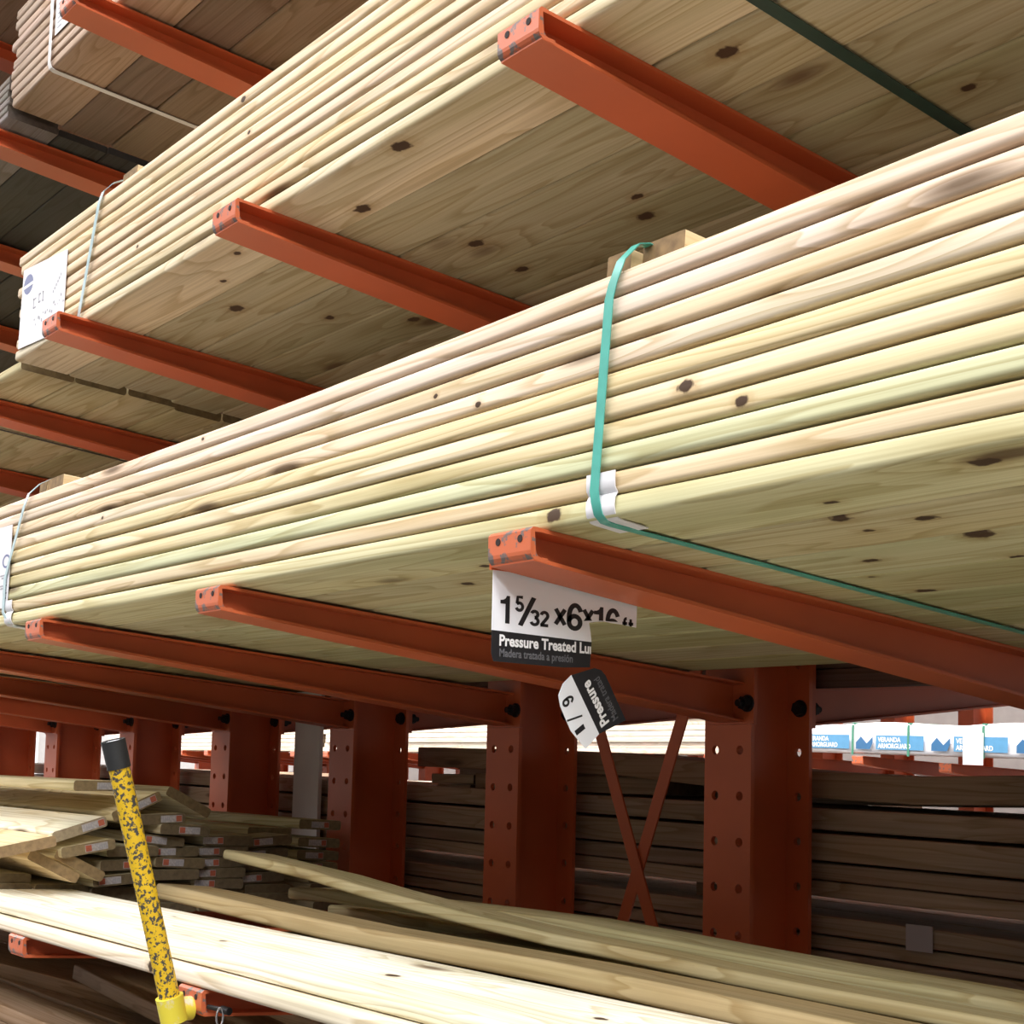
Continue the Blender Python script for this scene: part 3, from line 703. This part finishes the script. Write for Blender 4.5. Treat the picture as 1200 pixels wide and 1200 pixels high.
# ------------------------------------------------------------------ loose boards on the lower arms
armz = lambda y: -0.366 - 0.030*(y-1.093)
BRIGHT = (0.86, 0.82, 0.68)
board('wide_board', -5.2, 0.2, 1.090, -0.3655, 0.286, 0.0280, (0.84, 0.76, 0.66), 'wide pale board lying right on the lower arms behind the yellow pole', 'board', tilt=-0.03, ns=20, zf=lambda x: 0.0015*math.sin(1.5*x))
B_ = COL.objects[-1]; B_['knot_a'] = [-2.374 - B_.location.x, 0.0, 0.014, 0.010]
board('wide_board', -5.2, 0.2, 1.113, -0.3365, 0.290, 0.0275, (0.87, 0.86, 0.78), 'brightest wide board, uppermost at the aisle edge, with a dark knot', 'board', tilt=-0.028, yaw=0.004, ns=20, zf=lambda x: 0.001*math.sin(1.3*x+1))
A_ = COL.objects[-1]
for slot, (X, y, r_) in zip(('knot_a', 'knot_b', 'knot_c', 'knot_d'), ((-1.845, 1.235, .010), (-2.341, 1.206, .006), (-2.79, 1.327, .004), (-1.40, 1.256, .008))): A_[slot] = [X - A_.location.x, y - A_.location.y, 0.0275, r_]
GREYW = (0.50, 0.44, 0.27)
def loose(x0, x1, y, ztop, W, T, zf, label, col, yaw=0.0, group='loose boards behind the bright board', tilt=-0.035):
    return board('deck_board', x0, x1, y, ztop-T, W, T, col, label, 'board', group, tilt=tilt, yaw=yaw, zf=zf, ns=22)
def crv(x0, x1, tab):
    f = interp(tab); c = (x0+x1)/2; m_ = f(c)
    return (lambda x: f(x+c) - m_), m_
def stack_loose(x0, x1, y, W, T, tab, word, col, under, yaw=0.0, tilt=-0.035):
    zf, zm = crv(x0, x1, tab)
    loose(x0, x1, y, zm, W, T, zf, f'loose weathered deck board behind the brightest board, {word}', col, yaw, tilt=tilt)
    base = armz(y)
    flat = interp(tab)(x1)-T
    nb = under
    gap = (flat - base)/nb
    for q in range(nb):
        loose(x0+0.25+0.2*q, x1-0.02*q, y+0.004*q, base+gap*q+min(T, gap-0.0008), W, min(T, gap-0.0008), None, f'buried board, {ORD[q]} above the arms, under the loose board {word.split(",")[0]}', GREYW, yaw, 'lower loose boards')
stack_loose(-3.10, 1.3, 1.422, 0.1375, 0.0345, [(-3.1, -.272), (-2.3, -.287), (-1.7, -.284), (-.5, -.300), (1.3, -.302)], 'closest to it, with a rough orange edge', (0.47, 0.37, 0.21), 2, tilt=-0.085)
stack_loose(-3.08, 1.3, 1.570, 0.1375, 0.0225, [(-3.08, -.196), (-2.75, -.214), (-2.41, -.238), (-2.13, -.257), (-1.88, -.268), (-1.33, -.282), (0, -.296), (1.3, -.298)], 'bowed up at its left end', (0.48, 0.42, 0.25), 3, tilt=-0.105)
stack_loose(-3.02, 1.3, 1.722, 0.1375, 0.0262, [(-3.02, -.285), (-2.75, -.276), (-2.06, -.266), (-1.46, -.281), (-.5, -.296), (1.3, -.300)], 'farthest back, nearest the columns', (0.47, 0.42, 0.25), 3)

for q in range(2):
    for l in range(2):
        y = 1.875 + 0.145*q
        loose(-3.15 + .06*l, 1.3, y, armz(y) + 0.0262*(l+1), 0.1375, 0.0255, None, f'weathered board low between the loose boards and the columns, {ORD[q]} row back, {ORD[l]} up', GREYW, group='lower loose boards', tilt=-0.03)
# pile of boards with stapled labels on their ends
LMESH = {}
def end_label(flip, w=0.058, h=0.0175):
    key = (flip, w)
    if key not in LMESH:
        mb = MB(); s = -1 if flip else 1
        mb.box((0, -w/2, -h/2), (0.0010, w/2, h/2), 0)
        a, b_ = (w*0.22, w*0.48) if not flip else (-w*0.48, -w*0.22)
        mb.box((0.0010, a, -h*0.42), (0.0013, b_, h*0.42), 1)
        for q in range(4):
            u = -s*w*0.42 + s*w*0.10*q
            mb.box((0.0010, u, -h*0.28), (0.0012, u + w*0.04, h*0.28), 2)
        LMESH[key] = mb.mesh('end_label', [LABEL, LABELR, INKL])
    return LMESH[key]
PGROUP = 'labelled boards in the loose pile'
def pile_board(xe, yc, zc, roll, col, label, lab=None, L=2.6, W=0.1375, T=0.0258, yaw=0.0, pitch=0.0, name='deck_board', zf=None):
    """end face centre at (xe, yc, zc); board runs towards -x"""
    me = board_mesh(name, L, W, T, 0.0065, 8, zf)
    o = link(name, me, None, (0, 0, 0), (0, 0, 0), col)
    o.matrix_world = Matrix.Translation((xe, yc, zc)) @ Matrix.Rotation(yaw, 4, 'Z') @ Matrix.Rotation(pitch, 4, 'Y') @ Matrix.Rotation(roll, 4, 'X') @ Matrix.Translation((-L/2, -W/2, -T/2))
    tag(o, label, 'board', PGROUP)
    if lab is not None:
        l = link('end_label', end_label(lab[1]), o, (L/2, W/2+lab[0], T/2))
        tag(l, 'grey stapled end label with an orange-red panel')
    return o
rad = math.radians
PW = (0.74, 0.66, 0.46); PD = (0.42, 0.37, 0.26); PT = (0.60, 0.48, 0.29)
pile_board(-3.45, 1.427, -0.060, 0, (0.74, 0.64, 0.42), 'pale board lying topmost on the pile, its end label half behind the yellow pole', (0.020, False))
pile_board(-3.45, 1.525, -0.110, rad(24), (0.66, 0.56, 0.34), 'board tipped on its edge just under the topmost pile board', (0.026, False))
pile_board(-3.50, 1.690, -0.100, rad(-27), PW, 'board tipped down to the right at the back top of the pile')
pile_board(-3.45, 1.590, -0.142, rad(2), PD, 'flat labelled board under the two tipped boards right of the pole', (0.030, False))
pile_board(-3.44, 1.655, -0.170, rad(-3), PD, 'labelled board sticking out right of the pole, second below the tipped boards', (0.012, True))
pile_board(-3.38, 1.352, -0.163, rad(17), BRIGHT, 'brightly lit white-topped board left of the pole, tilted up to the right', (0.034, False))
pile_board(-3.33, 1.208, -0.200, rad(11), (0.80, 0.64, 0.42), 'tan-ended lit board at the left edge of the photo, tilted up to the right')
pile_board(-3.40, 1.384, -0.210, rad(9), PW, 'board with a white end label below the brightly lit white-topped board', (0.020, True), yaw=0.02)
pile_board(-3.40, 1.300, -0.252, rad(-27), (0.78, 0.62, 0.38), 'board leaning steeply down, leftmost of the two leaning ones')
pile_board(-3.42, 1.372, -0.252, rad(-27), (0.80, 0.66, 0.42), 'board leaning steeply down, right one of the two leaning ones')
rows = [(-3.45, 1.520, -0.222, 0, None), (-3.45, 1.505, -0.256, 1, (0.02, True)), (-3.45, 1.488, -0.292, 4, (-0.025, True)), (-3.47, 1.600, -0.197, -7, (-0.01, True)), (-3.47, 1.640, -0.226, 0, (-0.024, True)), (-3.46, 1.655, -0.254, -3, (-0.020, True)), (-3.46, 1.64, -0.284, 0, None),
        (-3.48, 1.800, -0.200, -1, (-0.045, False)), (-3.49, 1.795, -0.228, 0, (-0.045, False)), (-3.49, 1.795, -0.257, 1, (-0.045, False)), (-3.49, 1.790, -0.285, 0, (-0.048, False)), (-3.49, 1.785, -0.313, -2, (-0.045, False)),
        (-3.52, 1.945, -0.205, 4, (-0.02, True)), (-3.54, 1.945, -0.240, 1, (-0.03, True)), (-3.52, 1.930, -0.270, 0, None), (-3.52, 1.925, -0.303, 2, (-0.03, False))]
STK = {1.5: 'the stack just left of the pole', 1.6: 'the stack just right of the pole', 1.7: 'the stack just right of the pole', 1.8: 'the middle stack', 1.9: 'the stack behind the bowed board'}
cnt = {}
for x, y, z, r_, lb in rows:
    w_ = STK[min(STK, key=lambda q: abs(q-y))]
    cnt[w_] = cnt.get(w_, 0) + 1
    pile_board(x, y, z, rad(r_), jit(PD, .1), f'grey-ended pile board, {ORD[cnt[w_]-1]} from the top in {w_}', lb)
for q, (x, y, z, lb) in enumerate([(-3.60, 2.150, -0.165, 0.0), (-3.60, 2.148, -0.216, -0.005), (-3.60, 2.146, -0.252, -0.012), (-3.60, 2.144, -0.284, -0.012)]):
    pile_board(x, y, z, rad(-2), (0.60, 0.57, 0.37) if q == 0 else jit((0.56, .52, .34), .06), f'board at the right end of the pile beside the column, {ORD[q]} from the top', (lb, False), T=0.0275 if q == 0 else 0.0262)
pile_board(-3.66, 2.02, -0.188, rad(-2), (0.62, .57, .38), 'long board under the top cream board, its end covered', None)
# lower hidden layers that carry the pile
for s, (y, top) in enumerate(((1.225, -.275), (1.37, -.305), (1.51, -.318), (1.655, -.312), (1.80, -.330), (1.945, -.322), (2.145, -.302))):
    b = armz(y); n = max(1, round((top-b)/0.027)); T = (top-b)/n
    for q in range(n):
        pile_board(-3.50 - 0.01*q, y, b + T*(q+0.5), -0.03, jit(PD, .1), f'buried pile board, {ORD[q]} above the arms in the {ORD[s]} stack from the aisle', None, T=T-0.0008)

# ------------------------------------------------------------------ brown boards at the bottom, seen under the lower arms
BRW = (0.40, 0.28, 0.19)
zb_ = lambda y: -0.80 - 0.030*(y-1.093)
for q in range(7):
    y = 1.12 + 0.158*q
    n = 5 if q > 0 else 4
    for l in range(n):
        board('brown_board', -6.5+R.uniform(-.1, .1), 0.5, y+R.uniform(-.006, .006), zb_(y)+0.0395*l, 0.1385, 0.038, jit(BRW, .15), f'brown treated plank on the bottom level, {ORD[l]} layer up, {ORD[q]} row from the aisle', 'board', 'brown planks on the bottom level', tilt=-0.03, ns=4, r=0.004)
o = board('brown_board', -5.6, -3.3, 1.42, -0.616, 0.235, 0.038, (0.34, 0.22, 0.13), 'wide loose brown plank lying askew on top of the bottom level', 'board', tilt=-0.03, yaw=0.10, ns=4, r=0.004)
o = board('brown_board', -3.75, -2.2, 1.42, -0.585, 0.235, 0.038, (0.30, 0.20, 0.12), 'wide loose brown plank with a cut end just below the yellow socket', 'board', tilt=-0.10, yaw=-0.10, pitch=0.015, ns=4, r=0.004)

# ------------------------------------------------------------------ brown boards on the rear side
RW = (0.44, 0.33, 0.25)
RG = 'brown planks on the rear arms'
def rear(x0, x1, y, zt_, h, label, col, slope=0.0, tab=None, W=0.1385, group=RG, yaw=0.0, tilt=0.0):
    f = interp(tab) if tab else None; c = (x0+x1)/2
    zf = (lambda x: f(x+c)) if f else (lambda x: slope*x)
    return board('brown_board', x0, x1, y, zt_-h, W, h, col, label, 'board', group, zf=zf, ns=14, r=0.004, yaw=yaw, tilt=tilt)
SL = -0.022
LAY = [(-.054, .052, 'first'), (-.112, .064, 'second'), (-.180, .040, 'third'), (-.221, .038, 'fourth'), (-.298, .043, 'fifth'), (-.344, .032, 'sixth'), (-.379, .040, 'seventh'), (-.421, .032, 'eighth')]
for q, (zt_, h, w_) in enumerate(LAY):
    for row in range(3):
        rear(-7.5, 0.6, 2.640 + 0.145*row + R.uniform(-.008, .008), zt_ + SL*(-3.45+2.22)*0 - 0.0, h-0.002, f'brown plank behind the columns, {w_} layer down, {ORD[row]} row back', jit(RW, .16), slope=-0.010)
for k in (-6.0, -4.4, -2.6, -1.2):
    mb = MB(); mb.box((k, 2.66, -.2605), (k+0.045, 3.05, -.2990)); tag(mb.build('wood_spacer', [WOOD], None, color=(.2, .13, .08)), f'dark wooden sticker between the brown planks behind the columns, {ALONG[[-1.2, -2.6, -4.4, -6.0].index(k)]} one', 'wood spacer')
rear(-3.85, 0.6, 2.655, 0.050, 0.062, 'loose sagging brown plank lying on top of the rear stack', (0.36, .25, .17), tab=[(-3.85, .022), (-3.0, .013), (-2.2, -.033), (-1.9, -.040), (-1.5, -.028), (0.6, 0.02)], W=0.19)
rear(-3.55, -2.72, 2.664, -.006, 0.046, 'short brown plank filling the gap under the sagging plank', (0.34, .24, .17), tab=[(-3.55, 0), (-2.72, 0)])
rear(-3.9, 0.6, 2.86, 0.018, 0.060, 'loose brown plank behind the sagging one on the rear stack', (0.42, .31, .23), tab=[(-3.9, .0), (-2.2, -.02), (-1.6, -.005), (0.6, .01)], W=0.235)
rear(-3.82, -3.62, 2.70, -0.012, 0.030, 'short pale brown plank end on the rear stack between two columns', (0.42, .29, .19), W=0.1385, yaw=0.10)
rear(-3.77, -3.60, 2.68, -0.0435, 0.0155, 'thin brown plank under the short pale one on the rear stack', (0.34, .23, .15), W=0.1385, yaw=0.03)
mb = MB(); mb.box((-1.940, 2.6275, -.362), (-1.872, 2.6285, -.306)); tag(mb.build('paper_note', [plain('dull_paper', (.42, .38, .40), .7)]), 'small grey paper note stapled on the brown planks right of the big column', 'note')
# dark stack on the rear middle arms
for j in range(5):
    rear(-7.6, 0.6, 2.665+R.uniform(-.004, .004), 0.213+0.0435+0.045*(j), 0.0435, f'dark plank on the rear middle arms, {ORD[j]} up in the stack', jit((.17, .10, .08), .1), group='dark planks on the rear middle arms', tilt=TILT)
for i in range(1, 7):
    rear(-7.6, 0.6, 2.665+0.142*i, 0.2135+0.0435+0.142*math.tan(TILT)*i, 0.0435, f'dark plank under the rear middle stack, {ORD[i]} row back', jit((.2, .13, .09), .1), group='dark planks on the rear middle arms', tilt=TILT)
for lname, z in (('upper', 0.963), ('top', 1.698)):  # unseen rear stacks, added to block light from the next aisle
    for k, x in enumerate(COLX[:7]):
        put_arm(ARM4, x, z, f'orange cantilever arm on the {lname} level behind the columns, {ALONG[k]} one', f'rear arms on the {lname} level', ytip=YC + DEP + 0.012 + ARM4[5], flip=True)
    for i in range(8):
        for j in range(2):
            rear(-9.5, 0.9, 2.640+0.142*i, z - 0.0885 + 0.003 + 0.0435*(j+1) + 0.142*math.tan(TILT)*i, 0.043, f'added light-blocking dark plank on the rear {lname} arms, {ORD[i]} row back, {ORD[j]} layer up', jit((.2, .13, .09), .1), group=f'dark planks on the rear {lname} arms', tilt=TILT)
# pale grey post beside the third visible column
mb = MB(); mb.box((-4.560, 2.605, Z0), (-4.385, 2.6185, 0.40)); tag(mb.build('grey_post', [GREYPOST]), 'pale grey flat post left of the third column, behind the pile', 'post')

# ------------------------------------------------------------------ rack across the next aisle
FARY = 8.0
WHT = (0.82, 0.74, 0.66)
mb0 = MB()
FA = arm_meshes(0.03, h0=0.06, h1=0.12, w=0.09, ytip=0, yroot=1.25)
FPOST = MB(); FPOST.box((-0.065, 0, Z0), (0.065, 0.012, 3.4)); FPOST.box((-0.006, 0.012, Z0), (0.006, 0.24, 3.4)); FPOST.box((-0.065, 0.24, Z0), (0.065, 0.252, 3.4)); FPOST = FPOST.mesh('post', [ORANGE])
FX = [-4.87 - 0.70*k for k in range(0, 21)]
for k, x in enumerate(FX):
    for lname, z in (('middle', 0.122 if k < 2 else 0.165), ('lower', -0.62), ('upper', 0.80)):
        xa = x
        e = empty('cantilever_arm', (xa, FARY-0.04, z))
        tag(e, f'orange arm across the next aisle, {lname} level, {ORD[k] if k < 14 else "farther one " + ORD[k-14]} from the right', 'rack arm', f'far rack arms on the {lname} level')
        link('beam', FA[0], e); link('tip_plate', FA[1], e)
    if k % 1 == 0:
        e = empty('rack_column', (x, FARY+1.2095, 0)); tag(e, f'orange column of the rack across the next aisle, {ORD[k] if k < 14 else "far one " + ORD[k-14]} from the right', 'rack column', 'far rack columns')
        link('post', FPOST, e)
def far_bundle(x0, x1, zbot, n, h, word, col, stag=0.0, yaw=0.0, rows=2):
    for j in range(n):
        for row in range(rows):
            board('lumber_board', x0+R.uniform(-.03, .03), x1 - stag*(n-1-j) + R.uniform(-.02, .02), FARY+0.02+R.uniform(-.006, .006)+row*0.30, zbot+h*j, 0.28, h-0.003, jit(col, .05), f'board across the next aisle, {word}, {ORD[j]} up, {"front" if row == 0 else "second"} row', 'board', f'far boards {word}', ns=2, r=0.004, mats=(WOODC, ENDG))
far_bundle(-13.4, -7.55, 0.170, 8, 0.046, 'stacked mid level', WHT, stag=-0.0)
far_bundle(-19.2, -13.6, 0.170, 7, 0.046, 'far left mid stack', WHT)
far_bundle(-12.9, -6.2, -0.615, 11, 0.046, 'low middle stack', (0.80, .68, .62))
far_bundle(-19.2, -13.2, -0.615, 12, 0.046, 'low far left stack', (0.62, .46, .36))
for row in range(4):  # unseen upper layer, added to cast shade on the far columns
    for j in range(2):
        board('lumber_board', -19.2, -2.6, FARY+0.02+row*0.30, 0.806+0.046*j-0.009*row, 0.29, 0.043, jit(WHT, .05), f'unseen shading board across the next aisle, upper level, {ORD[j]} up, {ORD[row]} row back', 'board', 'added far shading boards upper level', ns=2, r=0.004, mats=(WOODC, ENDG))
# wrapped white bundle with blue print
Lw, Ww, Hw = 4.6, 1.0, 0.205
def wrapped():
    nx, ring = 60, []
    r = 0.03
    for cy, cz, a0 in ((Ww-r, Hw-r, 0), (r, Hw-r, 90), (r, r, 180), (Ww-r, r, 270)):
        ring += [(cy+r*math.cos(rad(a0+k*30)), cz+r*math.sin(rad(a0+k*30))) for k in range(4)]
        if a0 == 90: ring += [(0, Hw*0.66), (0, Hw*0.33)]
        if a0 == 0: ring += [(Ww*.66, Hw), (Ww*.33, Hw)]
    n = len(ring); vs = []; fs = []
    pr = R.random
    for i in range(nx+1):
        x = -Lw/2 + Lw*i/nx
        sag = -0.010*math.cos(2*math.pi*(x+0.3)/1.05)
        for y, z in ring:
            k = 0.006*math.sin(9*x+3*z*20) + R.uniform(-.003, .003)
            vs.append((x, y - k if y < Ww/2 else y + k, z + (sag if z > Hw/2 else 0) + R.uniform(-.003, .003)*(z > Hw/2)))
    for i in range(nx):
        for k in range(n): fs.append((i*n+k, i*n+(k+1) % n, (i+1)*n+(k+1) % n, (i+1)*n+k))
    fs += [tuple(range(n)), tuple(nx*n+k for k in range(n-1, -1, -1))]
    mb = MB(); mb.add(vs, fs); return mb
e = empty('wrapped_decking_bundle', (-5.20, 7.83, 0.160), (0, math.radians(1.2), math.radians(-7)))
tag(e, 'white plastic-wrapped bundle with blue printed panels across the next aisle', 'bundle')
wrapped().build('wrap', [WRAP], e, smooth=True)
FY2 = FACEY
def on_wrap(name, me, u, v, parent=e, off=0.013):
    o = link(name, me, parent); o.matrix_local = Matrix.Translation((u, -off, v)) @ FACEY; return o
def print_panel(u, mirror=False, part=1.0):
    p = on_wrap('blue_panel', sheet([(0, 0), (0.42*part, 0), (0.42*part, 0.095), (0, 0.095)], 0.001, WRAPBLUE), u, 0.030)
    l = link('lettering', merged([(text_mesh('VERANDA', 0.044, INKW, 0.0010, 1.0), 0.02, 0.052), (text_mesh('ARMORGUARD', 0.044, INKW, 0.0010, 0.95), 0.02, 0.010)], INKW), p, (0, 0, 0.002))
    q = on_wrap('peak_mark', sheet([(0, 0), (0.13, 0), (0.155, 0.045), (0.155, 0.085), (0.10, 0.038), (0.045, 0.085), (0, 0.045)], 0.001, WRAPNAVY), u-0.185, 0.030)
print_panel(-0.90); print_panel(-1.57); print_panel(-0.23); print_panel(0.44); print_panel(1.11)
for u in (-1.125, -0.62, -0.005, 0.75, 1.50):
    mb = MB(); mb.box((u, -0.016, -0.01), (u+0.016, -0.010, Hw-0.01)); mb.box((u, -0.012, Hw-0.006), (u+0.016, Ww, Hw+0.004)); mb.build('green_strap', [plain('green_strap_paint', (.05, .22, .14), .5)], e)
on_wrap('paper_tag', sheet([(0, 0), (0.16, 0), (0.16, 0.20), (0, 0.20)], 0.001, PAPER), -0.150, -0.050, off=0.020)
# board tray below the wrapped bundle, still on the far rack
far_bundle(-6.1, -2.6, -0.615, 7, 0.046, 'low stack under the wrapped bundle', (0.40, .27, .18))

# ------------------------------------------------------------------ the building
def struct(name, a, b, mat):
    mb = MB(); mb.box(a, b); o = mb.build(name, [mat]); o['kind'] = 'structure'; return o
struct('floor', (-30, -9, Z0-0.1), (9, 11, Z0), CONCRETE)
struct('wall_left', (-30.1, -9, Z0), (-30, 11, 7.6), WALLW)
struct('wall_back', (-30, 11, Z0), (9, 11.1, 7.6), WALLG)
struct('ceiling', (-30, -9, 7.6), (9, 11, 7.7), CEIL)

def area(name, loc, sx, sy, power, col=(1, 0.985, 0.985)):
    l = bpy.data.lights.new(name, 'AREA'); l.shape = 'RECTANGLE'; l.size = sx; l.size_y = sy; l.energy = power; l.color = col
    o = bpy.data.objects.new(name, l); COL.objects.link(o); o.location = loc
    return o
area('aisle_lamp', (0.0, -2.05, 7.2), 28, 1.4, 2500)
area('cross_aisle_lamp', (8.0, -5.0, 6.0), 6, 6, 1500)
area('opposite_aisle_lamp', (-1.0, -7.5, 7.2), 28, 1.2, 2400)
area('next_aisle_lamp', (-9.0, 5.6, 7.2), 26, 1.2, 6200, (1, 0.95, 0.9))
area('far_lamp', (-26.0, 2.0, 7.2), 4, 14, 5000)
w = bpy.data.worlds.new('World'); scn.world = w; w.use_nodes = True
w.node_tree.nodes['Background'].inputs[0].default_value = (1.0, 0.97, 0.93, 1); w.node_tree.nodes['Background'].inputs[1].default_value = 0.42

# ------------------------------------------------------------------ camera
cam = bpy.data.cameras.new('Camera'); co = bpy.data.objects.new('Camera', cam); COL.objects.link(co)
M = Matrix(((0.6196482, 0.0553493, 0.7829256), (0.7845063, -0.0744401, -0.6156367), (0.0242060, 0.9956883, -0.0895486))).to_4x4()
co.matrix_world = M
cam.sensor_width = 36; cam.sensor_fit = 'HORIZONTAL'; cam.lens = 50.6135; cam.shift_x = 0.00054; cam.shift_y = 0.12720
cam.clip_start = 0.05
scn.camera = co
scn.view_settings.view_transform = 'Standard'; scn.view_settings.look = 'None'; scn.view_settings.gamma = 1; scn.view_settings.use_curve_mapping = False
scn.view_settings.exposure = -0.30
